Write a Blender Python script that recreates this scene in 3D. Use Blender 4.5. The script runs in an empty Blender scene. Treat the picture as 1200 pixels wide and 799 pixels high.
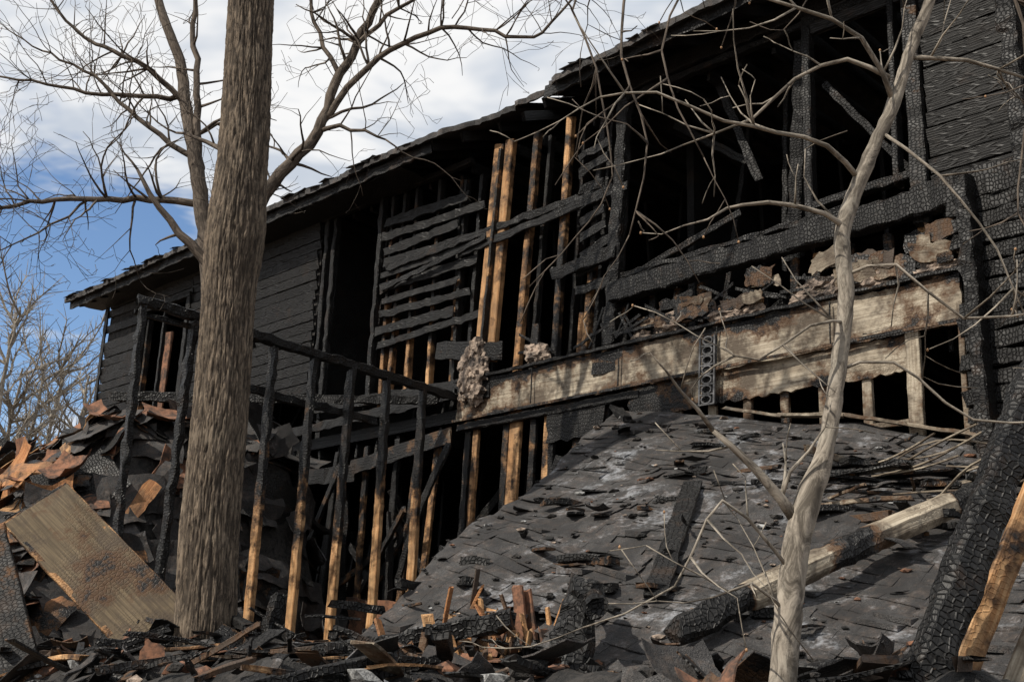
import bpy, math, random, bmesh
from mathutils import Vector, Matrix, noise
R=random.Random(7)
sc=bpy.context.scene
V=Vector
# ------------------------------------------------------------------ frames
P0=V((0,13.2,0)); AX=V((.716,-.698,0)).normalized(); AY=V((-AX.y,AX.x,0))
ANG=math.atan2(AX.y,AX.x)
def sm(a,b,x):
    x=max(0,min(1,(x-a)/(b-a))); return x*x*(3-2*x)
def nz(x,y,z=0): return noise.noise(V((x,y,z)))
# ------------------------------------------------------------------ node helpers
def newmat(name):
    m=bpy.data.materials.new(name); m.use_nodes=True
    return m,m.node_tree,m.node_tree.nodes['Principled BSDF']
class NT:
    def __init__(s,nt): s.nt=nt
    def n(s,t,**k):
        x=s.nt.nodes.new(t)
        for a,b in k.items(): setattr(x,a,b)
        return x
    def l(s,a,b): s.nt.links.new(a,b)
    def math(s,op,a,b=None,c=None,clamp=False):
        x=s.n('ShaderNodeMath',operation=op); x.use_clamp=clamp
        for i,v in enumerate((a,b,c)):
            if v is None: continue
            if isinstance(v,(int,float)): x.inputs[i].default_value=v
            else: s.l(v,x.inputs[i])
        return x.outputs[0]
    def mapr(s,v,a,b,c=0,d=1):
        x=s.n('ShaderNodeMapRange',interpolation_type='SMOOTHSTEP')
        s.l(v,x.inputs[0])
        for i,q in enumerate((a,b,c,d)): x.inputs[i+1].default_value=q
        return x.outputs[0]
    def noise(s,vec,scale,detail=3,rough=.6,dist=0,two=False):
        x=s.n('ShaderNodeTexNoise'); x.inputs['Scale'].default_value=scale; x.inputs['Detail'].default_value=detail
        if two: x.noise_dimensions='2D'
        x.inputs['Roughness'].default_value=rough; x.inputs['Distortion'].default_value=dist
        if vec: s.l(vec,x.inputs['Vector'])
        return x.outputs[0]
    def map(s,vec,sc_):
        x=s.n('ShaderNodeVectorMath',operation='MULTIPLY'); x.inputs[1].default_value=sc_; s.l(vec,x.inputs[0]); return x.outputs[0]
    def mix(s,f,a,b):
        x=s.n('ShaderNodeMix',data_type='RGBA')
        if isinstance(f,(int,float)): x.inputs[0].default_value=f
        else: s.l(f,x.inputs[0])
        for i,v in ((6,a),(7,b)):
            if isinstance(v,tuple): x.inputs[i].default_value=(*v,1)
            else: s.l(v,x.inputs[i])
        return x.outputs[2]
    def bump(s,h,st,dist):
        x=s.n('ShaderNodeBump'); x.inputs['Strength'].default_value=st
        x.inputs['Distance'].default_value=dist; s.l(h,x.inputs['Height'])
        return x.outputs[0]
def timber(name,wa,wb,ash=.5,plate=.045,cells=(34,24),smoke=.6,bd=.010,board=False):
    m,nt,bs=newmat(name); g=NT(nt)
    uv=g.n('ShaderNodeUVMap'); uv.uv_map='UVMap'; uv=uv.outputs[0]
    ob=g.n('ShaderNodeTexCoord').outputs['Object']
    at=g.n('ShaderNodeAttribute'); at.attribute_name='char_or_crevice'; c=at.outputs['Fac']
    tn=g.n('ShaderNodeAttribute'); tn.attribute_name='tint'; tint=tn.outputs['Fac']
    grain=g.noise(g.map(uv,(1.6,45,1)),1,3,.62,.5,True)
    wood=g.mix(g.mapr(grain,.3,.7),wa,wb)
    wood=g.mix(g.math('MULTIPLY',tint,.6),wood,(wa[0]*.45,wa[1]*.42,wa[2]*.4))
    stain=g.noise(ob,2.6,4,.75)
    wood=g.mix(g.math('MULTIPLY',g.mapr(stain,.40,.62),smoke),wood,(.06,.043,.03))
    n1=g.noise(ob,3.4,4,.72)
    v=g.math('ADD',g.math('MULTIPLY',g.math('SUBTRACT',n1,.5),2.0),c)
    mask=g.mapr(v,.40,.62); halo=g.mapr(v,.15,.5)
    col=g.mix(halo,wood,(.085,.045,.022))
    vo=g.n('ShaderNodeTexVoronoi',feature='DISTANCE_TO_EDGE',voronoi_dimensions='2D'); g.l(g.map(uv,(cells[0],cells[1],1)),vo.inputs['Vector']); vo.inputs['Scale'].default_value=1; vo.inputs['Randomness'].default_value=.75
    pl=g.mapr(vo.outputs['Distance'],.0,.2)
    chc=g.mix(pl,(.004,.004,.004),(plate*.42,plate*.40,plate*.38))
    chc=g.mix(g.math('MULTIPLY',g.mapr(stain,.58,.74),ash),chc,(.09,.09,.09))
    chc=g.mix(g.math('MULTIPLY',g.mapr(n1,.46,.60),.85),chc,(.0055,.005,.005))
    chc=g.mix(g.math('MULTIPLY',g.mapr(stain,.45,.30),.4),chc,(.055,.032,.019))
    if board: chc=g.mix(g.math('MULTIPLY',tint,.8),chc,(.004,.0035,.003))
    col=g.mix(mask,col,chc)
    g.l(col,bs.inputs['Base Color'])
    g.l(g.mapr(mask,0,1,.72,.5),bs.inputs['Roughness']); bs.inputs['Specular IOR Level'].default_value=.3
    h=g.math('ADD',g.math('MULTIPLY',grain,.5),g.math('MULTIPLY',g.math('MULTIPLY',pl,g.math('MINIMUM',c,1.)),.9))
    g.l(g.bump(h,.8,bd),bs.inputs['Normal'])
    return m
M_T=timber('charred_timber',(.45,.225,.09),(.68,.42,.21),.5,.040,(34,24),.5)
M_S=timber('scorched_sheathing',(.25,.205,.15),(.43,.375,.29),.7,.040,(34,24),.9)
M_C=timber('deep_char',(.05,.035,.025),(.08,.06,.05),.25,.030)
M_O=timber('burnt_orange_board',(.36,.15,.06),(.50,.25,.10),.5)
M_L=timber('charred_lap_board',(.05,.032,.02),(.08,.055,.036),.35,.045,(5,46),.6,.006,True)
M_D=timber('smoked_door_skin',(.075,.055,.032),(.155,.115,.068),.5,.045,(34,24),.8)
def shingle_mat(name,ash):
    m,nt,bs=newmat(name); g=NT(nt)
    ob=g.n('ShaderNodeTexCoord').outputs['Object']
    tn=g.n('ShaderNodeAttribute'); tn.attribute_name='tint'; tint=tn.outputs['Fac']
    fine=g.noise(ob,170,1,.75); mid=g.noise(ob,8,4,.80)
    c=g.mix(g.mapr(fine,.3,.7),(.009,.009,.010),(.080,.075,.072))
    c=g.mix(g.math('MULTIPLY',tint,.65),c,(.010,.009,.009))
    c=g.mix(g.math('MULTIPLY',g.mapr(mid,.45,.66),.6),c,(.085,.060,.045))
    st=g.noise(g.map(ob,(1.9,1.0,2)),1,6,.80)
    c=g.mix(g.math('MULTIPLY',g.mapr(st,.53,.40),.75),c,(.011,.010,.010))
    a=g.math('ADD',g.math('MULTIPLY',st,.66),g.math('MULTIPLY',mid,.34))
    c=g.mix(g.math('MULTIPLY',g.mapr(a,.52,.66),.75*ash),c,(.30,.315,.34))
    g.l(c,bs.inputs['Base Color']); bs.inputs['Roughness'].default_value=.8
    g.l(g.bump(g.math('ADD',fine,g.math('MULTIPLY',mid,2.6)),.8,.009),bs.inputs['Normal'])
    return m
M_R=shingle_mat('ashy_shingle',1.0); M_RD=shingle_mat('burnt_shingle',.2)
def bark(name,a,b,sx,bumpd,furrow=False):
    m,nt,bs=newmat(name); g=NT(nt)
    uv=g.n('ShaderNodeUVMap'); uv.uv_map='UVMap'; uv=uv.outputs[0]
    ob=g.n('ShaderNodeTexCoord').outputs['Object']
    n1=g.noise(g.map(uv,(6,sx,1)),1,5,.75,.9,True)
    h=n1
    c=g.mix(g.mapr(h,.36,.66),a,b)
    n4=g.noise(ob,4.5,5,.78)
    c=g.mix(g.math('MULTIPLY',g.mapr(n4,.50,.66),.5),c,(b[0]*1.05,b[1]*1.1,b[2]*1.12))
    c=g.mix(g.math('MULTIPLY',g.mapr(n4,.48,.36),.55),c,(a[0]*.8,a[1]*.8,a[2]*.8))
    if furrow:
        at=g.n('ShaderNodeAttribute'); at.attribute_name='char_or_crevice'
        c=g.mix(g.math('MULTIPLY',at.outputs['Fac'],.75),c,(.018,.014,.011))  # attribute holds furrow depth here; crevice shade is put into the bark colour
    g.l(c,bs.inputs['Base Color']); bs.inputs['Roughness'].default_value=.92; bs.inputs['Specular IOR Level'].default_value=.25
    g.l(g.bump(h,.8,bumpd),bs.inputs['Normal'])
    return m
M_B=bark('oak_bark',(.055,.043,.033),(.225,.175,.128),30,.012,True)
M_B2=bark('twig_bark',(.04,.032,.026),(.15,.12,.095),20,.006)
M_BY=bark('sapling_bark',(.09,.077,.062),(.32,.28,.23),14,.006)
def plain(name,a,b,scale,rough=.9,bd=.01):
    m,nt,bs=newmat(name); g=NT(nt)
    ob=g.n('ShaderNodeTexCoord').outputs['Object']
    n=g.noise(ob,scale,4,.78)
    g.l(g.mix(g.mapr(n,.35,.65),a,b),bs.inputs['Base Color']); bs.inputs['Roughness'].default_value=rough
    g.l(g.bump(n,.8,bd),bs.inputs['Normal']); return m
M_INS=plain('scorched_insulation',(.025,.02,.018),(.36,.28,.22),6,.95,.04)
M_GR=plain('leaf_litter',(.05,.035,.022),(.16,.11,.07),6,.95,.04)
M_ASH=plain('ash_soot_and_lap_shade',(.004,.004,.004),(.03,.026,.023),9,.9,.06)
M_ASHW=plain('pale_ash',(.10,.10,.10),(.38,.38,.37),30,.95,.01)
M_MET=plain('sooty_metal',(.03,.03,.03),(.12,.12,.125),12,.5,.004)
M_BUD=plain('leaf_bud',(.2,.11,.05),(.35,.2,.1),30,.7,.002)
M_BRK=plain('reddish_debris',(.04,.025,.018),(.24,.11,.06),7,.9,.01)
MATS=[M_T,M_S,M_C,M_O,M_R,M_RD,M_B,M_B2,M_BY,M_INS,M_GR,M_ASH,M_ASHW,M_MET,M_BUD,M_BRK,M_L,M_D]
T_,S_,C_,O_,RR,RD,BK,TW,YB,IN,GR,AS,AW,ME,BU,BR,L_,D_=range(18)
# ------------------------------------------------------------------ mesh builder
class MB:
    def __init__(s): s.v=[];s.f=[];s.m=[];s.uv=[];s.c=[];s.t=[]
    def add(s,vs,fs,mat,uvs=None,char_or_crevice=0.,tint=0.):
        o=len(s.v); s.v+= [tuple(a) for a in vs]
        s.c+= char_or_crevice if isinstance(char_or_crevice,list) else [char_or_crevice]*len(vs)
        s.t+=[tint]*len(vs)
        for i,f in enumerate(fs):
            s.f.append([o+k for k in f]); s.m.append(mat)
            s.uv.append(uvs[i] if uvs else [(vs[k][0]+vs[k][1],vs[k][2]+vs[k][1]*.3) for k in f])
    def beam(s,a,b,w,h,mat=T_,char_or_crevice=1.,ref=(0,0,1),seg=.10,rough=.006,tint=None,taper=1.,bow=0.,cham=.12):
        a=V(a);b=V(b);d=b-a;L=d.length
        if L<1e-4:return
        d.normalize(); ref=V(ref)
        if abs(d.dot(ref))>.98: ref=V((0,1,0)) if abs(d.y)<.9 else V((1,0,0))
        sd=d.cross(ref).normalized(); up=sd.cross(d).normalized()
        n=max(1,int(L/seg)); tint=R.random() if tint is None else tint
        c=min(w,h)*cham
        prof=[(-w/2+c,-h/2),(w/2-c,-h/2),(w/2,-h/2+c),(w/2,h/2-c),(w/2-c,h/2),(-w/2+c,h/2),(-w/2,h/2-c),(-w/2,-h/2+c)]
        u0=R.random()*30;v0=R.random()*30
        per=[0]
        for i in range(8):
            p,q=prof[i],prof[(i+1)%8]; per.append(per[-1]+math.hypot(p[0]-q[0],p[1]-q[1]))
        vs=[];ch=[]
        bd=(sd*R.uniform(-1,1)+up*R.uniform(-1,1))*bow
        for i in range(n+1):
            k=i/n; tp=1+(taper-1)*k
            ctr=a+d*(L*k)+bd*math.sin(k*math.pi)
            cv=char_or_crevice(k) if callable(char_or_crevice) else char_or_crevice
            er=rough*(.25+1.0*min(1,max(0,cv)))
            sq=1-abs(nz(u0+L*k*3,v0))*er*14
            for (x,y) in prof:
                pos=ctr+sd*(x*tp*sq)+up*(y*tp*sq)
                e=noise.noise_vector(pos*7+V((u0,0,0)))*er*1.7+noise.noise_vector(pos*22+V((u0,0,0)))*er*.8
                e+=V((R.gauss(0,er),R.gauss(0,er),R.gauss(0,er)))*.22
                if i in(0,n): e+=d*R.uniform(-1,1)*rough*3
                vs.append(pos+e); ch.append(cv)
        fs=[];uvs=[]
        for i in range(n):
            for j in range(8):
                k=(j+1)%8
                fs.append((i*8+j,i*8+k,(i+1)*8+k,(i+1)*8+j))
                x0=u0+L*i/n;x1=u0+L*(i+1)/n
                uvs.append([(x0,v0+per[j]),(x0,v0+per[j+1]),(x1,v0+per[j+1]),(x1,v0+per[j])])
        fs.append(tuple(range(7,-1,-1)));uvs.append([(u0+prof[j][0],v0+prof[j][1]) for j in range(7,-1,-1)])
        fs.append(tuple(n*8+j for j in range(8)));uvs.append([(u0+prof[j][0],v0+prof[j][1]) for j in range(8)])
        s.add(vs,fs,mat,uvs,ch,tint)
    def sheet(s,o,ux,uy,lx,ly,th,mat,char_or_crevice=.5,n=6,rag=.02,bend=0.,tint=None,wav=.01):
        o=V(o);ux=V(ux).normalized();uy=V(uy).normalized();nn=ux.cross(uy).normalized()
        tint=R.random() if tint is None else tint
        u0=R.random()*30
        nx=max(2,int(n*lx/max(lx,ly)));ny=max(2,int(n*ly/max(lx,ly)))
        top=[];uvp=[]
        for j in range(ny+1):
            for i in range(nx+1):
                x=lx*i/nx;y=ly*j/ny
                if i in(0,nx): x+=R.uniform(-1,1)*rag
                if j in(0,ny): y+=R.uniform(-1,1)*rag
                z=bend*((i/nx-.5)**2+.6*(j/ny-.5)**2)*4+nz(x*3+u0,y*3)*wav*2
                top.append(o+ux*x+uy*y+nn*z);uvp.append((u0+x,u0+y))
        N=len(top);vs=top+[p-nn*th for p in top];uvp=uvp*2
        fs=[]
        W_=nx+1
        for j in range(ny):
            for i in range(nx):
                q=(j*W_+i,j*W_+i+1,(j+1)*W_+i+1,(j+1)*W_+i);fs.append(q);fs.append(tuple(N+k for k in reversed(q)))
        bd=[i for i in range(W_)]+[j*W_+nx for j in range(1,ny+1)]+[ny*W_+i for i in range(nx-1,-1,-1)]+[j*W_ for j in range(ny-1,0,-1)]
        for a,b in zip(bd,bd[1:]+bd[:1]): fs.append((a,N+a,N+b,b))
        cl=[char_or_crevice]*len(vs) if not callable(char_or_crevice) else [char_or_crevice(p) for p in vs]
        s.add(vs,fs,mat,[[uvp[k] for k in f] for f in fs],cl,tint)
    def blob(s,c,r,mat,sq=(1,1,1),amp=.4,sub=2,char_or_crevice=0.):
        bm=bmesh.new(); bmesh.ops.create_icosphere(bm,subdivisions=sub,radius=1)
        o=R.random()*50
        vs=[]
        for v in bm.verts:
            k=1+amp*(noise.noise(v.co*2.1+V((o,o,0)))+.6*noise.noise(v.co*5+V((0,o,o))))
            vs.append(V(c)+V((v.co.x*sq[0],v.co.y*sq[1],v.co.z*sq[2]))*r*k)
        fs=[tuple(v.index for v in f.verts) for f in bm.faces]; bm.free()
        s.add(vs,fs,mat,None,char_or_crevice,R.random())
    def tube(s,pts,rad,mat,sides=5,u0=None):
        n=len(pts)
        if n<2:return
        d0=(pts[1]-pts[0]).normalized(); ref=V((0,0,1)) if abs(d0.z)<.8 else V((1,0,0))
        sd=d0.cross(ref).normalized()
        u0=R.random()*20 if u0 is None else u0
        vs=[];L=0;Ls=[]
        for i in range(n):
            d=(pts[min(i+1,n-1)]-pts[max(i-1,0)])
            d=d.normalized() if d.length>1e-6 else d0
            sd=(sd-d*sd.dot(d)); sd=sd.normalized() if sd.length>1e-5 else d.orthogonal().normalized()
            up=sd.cross(d)
            if i: L+=(pts[i]-pts[i-1]).length
            Ls.append(L)
            for k in range(sides):
                a=2*math.pi*k/sides; vs.append(pts[i]+(sd*math.cos(a)+up*math.sin(a))*rad[i])
        fs=[];uv=[]
        for i in range(n-1):
            for k in range(sides):
                k2=(k+1)%sides
                fs.append((i*sides+k,(i+1)*sides+k,(i+1)*sides+k2,i*sides+k2))
                r=rad[0]*6.28
                uv.append([(u0+Ls[i],r*k/sides),(u0+Ls[i+1],r*k/sides),(u0+Ls[i+1],r*(k+1)/sides),(u0+Ls[i],r*(k+1)/sides)])
        fs.append(tuple(range(sides))); uv.append([(0,0)]*sides)
        fs.append(tuple((n-1)*sides+k for k in range(sides-1,-1,-1))); uv.append([(0,0)]*sides)
        s.add(vs,fs,mat,uv,0,R.random())
    def obj(s,name,parent=None,local=False,smooth=False):
        me=bpy.data.meshes.new(name); me.from_pydata(s.v,[],s.f)
        used=sorted(set(s.m)); ix={m:i for i,m in enumerate(used)}
        for m in used: me.materials.append(MATS[m])
        me.polygons.foreach_set('material_index',[ix[m] for m in s.m])
        ul=me.uv_layers.new(name='UVMap'); fl=[]
        for u in s.uv:
            for a in u: fl+= [a[0],a[1]]
        ul.data.foreach_set('uv',fl)
        for nm,dt in(('char_or_crevice',s.c),('tint',s.t)):
            a=me.attributes.new(nm,'FLOAT','POINT'); a.data.foreach_set('value',dt)
        if smooth: me.polygons.foreach_set('use_smooth',[True]*len(s.f))
        me.update()
        ob=bpy.data.objects.new(name,me); sc.collection.objects.link(ob)
        if parent: ob.parent=parent
        elif local: ob.location=P0; ob.rotation_euler=(0,0,ANG)
        return ob
def empty(name,local=False):
    e=bpy.data.objects.new(name,None); sc.collection.objects.link(e); e.empty_display_size=.3
    if local: e.location=P0; e.rotation_euler=(0,0,ANG)
    return e
# ------------------------------------------------------------------ ground
def gz(x,y): return 1.75*sm(0,11,y)
m=MB();N=90
def gc(i):
    k=(i/N*2-1); return math.copysign(abs(k)**2.6*400,k)
vs=[];fs=[]
for j in range(N+1):
    for i in range(N+1):
        x=gc(i);y=gc(j)+8; vs.append((x,y,gz(x,y)+ (nz(x*.6,y*.6)*.08 if abs(x)<60 else 0)))
for j in range(N):
    for i in range(N): a=j*(N+1)+i; fs.append((a,a+1,a+N+2,a+N+1))
m.add(vs,fs,GR); m.obj('ground',smooth=True)
# ------------------------------------------------------------------ HOUSE
H=empty('burned_house',True)
m=MB()
def slab(a,b,mat=C_,n=1):
    a=V(a);b=V(b)
    vs=[V((x,y,z)) for z in(a.z,b.z) for y in(a.y,b.y) for x in(a.x,b.x)]
    fs=[(0,2,3,1),(4,5,7,6),(0,1,5,4),(2,6,7,3),(0,4,6,2),(1,3,7,5)]
    m.add(vs,fs,mat,None,1.)
slab((-9.85,5.5,1.7),(8,5.65,8.6))
slab((-9.95,.12,1.7),(-9.83,5.49,8.3))
slab((7.9,.12,1.7),(8.05,5.49,8.3))
slab((-9.8,.1,4.83),(7.88,5.48,4.98))
slab((-9.8,.1,1.72),(7.88,5.48,1.9))
slab((-9.8,2.6,8.2),(7.88,5.48,8.28))
slab((-3.9,.2,5.0),(-3.8,3.6,8.1)); slab((1.62,1.2,5.0),(1.72,5.4,8.1))
slab((-.9,2.4,1.9),(7.8,2.5,4.8))
m.obj('interior_shell',H)
m=MB()
for i in range(45):
    s=-9.7+i*.4
    m.beam((s,.1,8.14+.01*nz(i,0)),(s,2.7,8.16),.04,.14,C_,1.,seg=.3)
    if s<-1 or s>1: m.beam((s,.15,4.72),(s,3,4.72),.045,.2,C_,1.,seg=.4)
for i in range(30):
    s=-9.3+i*.56
    m.beam((s,2.2+R.uniform(-.5,.8),5.0),(s+R.uniform(-.1,.1),2.3,8.1),.05,.09,C_,.9,seg=.3)
for i in range(26):
    s=-6+i*.42
    m.beam((s,1.6+R.uniform(-.3,.6),1.9),(s+R.uniform(-.08,.08),1.9,4.7),.05,.09,T_,.95,seg=.2)
for i in range(22):
    s=R.uniform(-8,5.5); z=R.choice([1.9,5.0])
    m.beam((s,R.uniform(.4,2),z+.1),(s+R.uniform(-1.5,1.5),R.uniform(.4,2.3),z+R.uniform(.8,2.6)),.05,.1,C_,1.,bow=.05,seg=.2)
m.obj('interior_framing',H)
# --- roof
m=MB()
def ez(s): return 8.285+.014*s+.024*max(0,s)+ .025*nz(s*.8,3)
def rag(s): return .05*nz(s*3,1)+.035*nz(s*11,5)
ns=320;rows=[(-.62,0),(-.45,.07),(-.2,.17),(.3,.38),(1.2,.76),(2.9,1.45),(5.9,.2)]
vs=[];fs=[];S0,S1=-10.45,8.3
notch=lambda s: .40*sm(-.75,-.35,s)*sm(1.15,.7,s)*(.8+.5*nz(s*5,4))
for i in range(ns+1):
    s=S0+(S1-S0)*i/ns; nt0=notch(s)
    for lay in(.075,0):
        for j,(t,dz) in enumerate(rows):
            tt=t+(rag(s)+R.uniform(-.012,.012) if j==0 else 0); zz=dz
            if j<3: tt=tt+nt0*(1 if j==0 else .62 if j==1 else .3); zz=dz+.42*(tt-t)
            vs.append((s,tt,ez(s)+zz+.012*nz(s*7,j)+lay+(R.uniform(-.01,.012) if j==0 else 0)))
n=len(rows)
for i in range(ns):
    a=i*2*n;b=a+2*n
    for j in range(n-1):
        if not(.2<S0+(S1-S0)*i/ns<.62 and j in(1,2)):
            fs.append((a+j,b+j,b+j+1,a+j+1)); fs.append((a+n+j,a+n+j+1,b+n+j+1,b+n+j))
    fs.append((a,a+n,b+n,b))
fs.append(tuple(range(n))+tuple(range(2*n-1,n-1,-1)))
m.add(vs,fs,RD,None,1.)
for i in range(65):
    s=R.uniform(-10.4,6.5)
    if -.8<s<1.2: continue
    lx=R.uniform(.1,.35)
    m.sheet((s,-.64+rag(s)-R.uniform(0,.04),ez(s)+.075+R.uniform(-.01,.018)),(1,R.uniform(-.07,.07),R.uniform(-.05,.05)),(0,1,.42),lx,.2,.008,RD,n=3,rag=.02,bend=R.uniform(-.02,.015))
m.obj('main_roof',H)
m=MB()
for i in range(47):
    s=-10.2+i*.4
    m.beam((s,-.5+notch(s)+R.uniform(-.03,.05),ez(s)-.03+.4*notch(s)),(s,2.85,ez(s)+1.36),.045,.13,C_,1.,seg=.3)
m.beam((-10.4,-.52,ez(-10)-.04),(-1,-.52,ez(-1)-.05),.03,.15,C_,1.,rough=.01)
m.beam((.9,-.52,ez(.9)-.02),(8,-.52,ez(8)-.05),.03,.15,C_,1.,rough=.01)
m.sheet((-10.2,-.5,8.11),(1,0,.003),(0,1,0),8.6,.46,.012,C_,1.,n=50,rag=.03,wav=.008)
m.obj('rafters_and_fascia',H)
# --- siding
m=MB()
def siding(s0,s1,z0,z1,t=-.03,ex=.15,brk=.06,gap=0.,char_or_crevice=1.3):
    z=z0
    while z<z1-.04:
        if R.random()>gap:
            a=s0+R.uniform(-brk,brk)*.5;b=s1+R.uniform(-brk,brk)*.5; y=t+R.uniform(-.008,.008)
            m.beam((a,y,z+ex/2+R.uniform(-.008,.008)),(b,y+R.uniform(-.006,.006),z+ex/2+R.uniform(-.014,.012)),.02,ex*.87,L_,char_or_crevice,ref=(0,-.20,1),seg=.12,rough=.0022,cham=.15)
        z+=ex
    m.sheet((s0,t+.045,z0),(1,0,0),(0,0,1),s1-s0,z1-z0,.01,AS,1.2,n=4,rag=.0)  # sooty backing; its black also stands in for shadow lines between boards
siding(-9.93,-8.62,4.9,8.1,gap=.04)
siding(-8.62,-7.15,4.7,5.35); siding(-8.62,-7.15,7.72,8.1)
siding(-7.15,-5.9,4.9,8.1,gap=.05)
siding(-5.9,-3.85,5.6,8.1,gap=.05)
siding(5.12,5.86,6.05,8.4,brk=.02)
siding(3.9,5.1,8.05,8.4,brk=.02)
m.beam((-9.95,-.05,4.6),(-9.95,-.05,8.1),.09,.03,C_,1.); m.beam((5.88,-.05,5.95),(5.9,-.05,8.4),.1,.04,C_,1.)
for i,z in enumerate([6.02,6.2,6.42,6.62,6.78,6.98,7.14,7.32,7.52,7.72]):
    a=-2.42+R.uniform(-.05,.05); b=-.62+R.uniform(-.5,.15)
    m.beam((a,-.03,z+R.uniform(-.02,.02)),(b,-.035,z+R.uniform(-.05,.05)),.022,.11+R.uniform(-.03,.02),L_,1.15,ref=(0,0,1),rough=.009)
m.beam((-2.3,-.06,7.05),(1.3,-.07,7.12),.03,.09,C_,1.,rough=.01)
m.beam((-1.2,-.06,5.72),(-.05,-.12,5.5),.03,.22,C_,.9,rough=.01)
m.obj('burned_siding',H)
# --- window frame, left
m=MB()
for a,b,c in [((-8.6,7.75),(-8.6,5.3),.1),((-7.2,7.75),(-7.2,5.3),.1),((-8.66,7.75),(-7.14,7.75),.1),((-8.66,5.3),(-7.14,5.3),.1),((-7.9,7.7),(-7.9,5.3),.05)]:
    m.beam((a[0],-.05,a[1]),(b[0],-.05,b[1]),c,.07,C_,.95)
m.beam((-8.5,.02,7.6),(-8.5,.02,5.35),.05,.1,O_,lambda k:.95-.8*k)
m.beam((-8.1,.1,5.4),(-8.0,.1,7.3),.3,.03,BR,0)
m.sheet((-7.65,.15,5.4),(1,0,0),(0,.1,1),.32,1.9,.02,C_,.7)
m.obj('side_window',H)
# --- upper framing
m=MB()
tp=lambda a,b:(lambda k:a+(b-a)*k)
def stud(sb,st,zb,zt,w=.05,d=.09,t=.05,ch=.3,mat=T_,r=.005):
    m.beam((sb,t,zb),(st,t+R.uniform(-.03,.03),zt),d,w,mat,ch,ref=(1,0,0),rough=r)
stud(-.50,-.27,5.3,8.2,.15,.10,-.02,tp(.12,.4))
stud(-.33,-.10,5.45,8.2,.13,.09,.0,tp(.05,.35))
stud(-.42,-.20,5.3,8.1,.04,.09,-.08,tp(.6,.6))
stud(.10,.30,5.25,8.2,.09,.09,.0,tp(.25,.55))
stud(.22,.42,5.25,8.15,.05,.09,.12,.85)
stud(.68,.86,5.3,8.2,.09,.09,.0,tp(.6,.3))
stud(.78,.95,5.3,8.1,.05,.09,.15,.9)
stud(1.12,1.36,5.25,8.1,.08,.10,.0,lambda k:.4 if k<.45 else 1.)
stud(1.22,1.45,5.25,8.1,.05,.10,.05,1.)
stud(1.52,1.70,5.3,8.1,.16,.14,-.05,1.,C_,.012)
stud(-.75,-.66,5.3,7.95,.06,.09,.05,.85)
stud(-1.0,-.95,5.3,7.95,.05,.09,.05,.75)
for s in(-2.35,-2.2,-1.85,-1.45): stud(s,s+R.uniform(-.02,.1),5.2,8.1,.06,.09,.05,tp(.3,.8))
for s in(-2.05,-1.6,-1.2): stud(s,s+.05,5.2,8.1,.05,.09,.2,tp(.4,.8))
for s in(-3.72,-3.55,-2.55): stud(s,s+.03,5.2,8.1,.08,.10,.0,1.,C_,.009)
stud(-3.1,-2.95,5.2,8.1,.05,.09,.5,.9)
m.beam((-.9,-.08,6.9),(1.75,-.1,7.05),.03,.1,C_,1.,rough=.01)
m.beam((-2.3,-.1,6.75),(-.4,-.12,6.98),.03,.07,C_,1.,rough=.01)
m.beam((.75,-.12,6.25),(1.6,-.14,6.3),.06,.15,C_,1.,rough=.012)
m.beam((-3.6,-.12,5.32),(-.7,-.05,5.22),.05,.14,C_,1.,rough=.01)
for i in range(9):
    m.beam((1.05+R.uniform(-.02,.05),-.08,6.0+i*.2),(1.5+R.uniform(-.1,.1),-.1,6.05+i*.2+R.uniform(-.1,.1)),.02,.1,C_,1.,rough=.012)
m.beam((-9.9,.0,8.16),(-.8,.0,8.16),.1,.08,C_,1.); m.beam((1.6,.0,8.16),(6,.0,8.22),.1,.08,C_,1.)
m.beam((1.7,-.03,8.32),(5.9,-.03,8.40),.06,.2,C_,1.,rough=.01)
m.beam((3.45,.45,5.95),(3.85,.1,8.1),.12,.16,C_,1.,rough=.012,ref=(1,0,0))
m.beam((3.2,.7,5.95),(3.3,.7,8.1),.06,.09,C_,1.)
m.beam((2.2,1.1,5.9),(2.6,1.1,8.1),.06,.09,C_,1.)
stud(3.92,3.95,6.0,8.2,.09,.12,-.02,.95,C_); stud(5.02,5.04,5.75,8.3,.15,.08,-.06,.8,S_,.006)
stud(4.80,4.84,6.2,8.2,.06,.12,.0,1.,C_)
m.beam((3.95,-.02,6.22),(5.0,-.04,6.25),.1,.08,C_,1.)
m.beam((1.7,.05,6.05),(3.0,.2,6.5),.04,.07,C_,1.)
m.beam((4.0,.2,7.6),(4.8,.5,6.4),.04,.07,C_,1.)
m.beam((1.9,.6,8.0),(2.9,.5,7.2),.04,.09,C_,1.); m.beam((2.7,.3,8.1),(3.1,.4,6.9),.04,.09,C_,1.)
m.obj('upper_wall_studs',H)
m=MB()
m.beam((1.58,-.12,5.84),(5.6,-.12,5.93),.14,.24,C_,1.,seg=.05,rough=.010)
m.beam((5.0,-.14,5.93),(6.1,-.14,5.95),.14,.3,C_,1.,seg=.05,rough=.011)
m.beam((1.6,-.02,6.04),(4.4,-.02,6.1),.1,.06,C_,1.,rough=.01)
m.obj('charred_sill_beam',H)
m=MB()
m.sheet((-.78,-.09,4.78),(1,0,.0),(0,0,1),6.1,.44,.04,S_,lambda p:.12+.50*sm(5.04,5.24,p[2])+.40*sm(.9,-.7,p[0])+.25*sm(4.86,4.78,p[2])+.7*nz(p[0]*1.3,p[2]*2),n=100,rag=.012,tint=.1)
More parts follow.
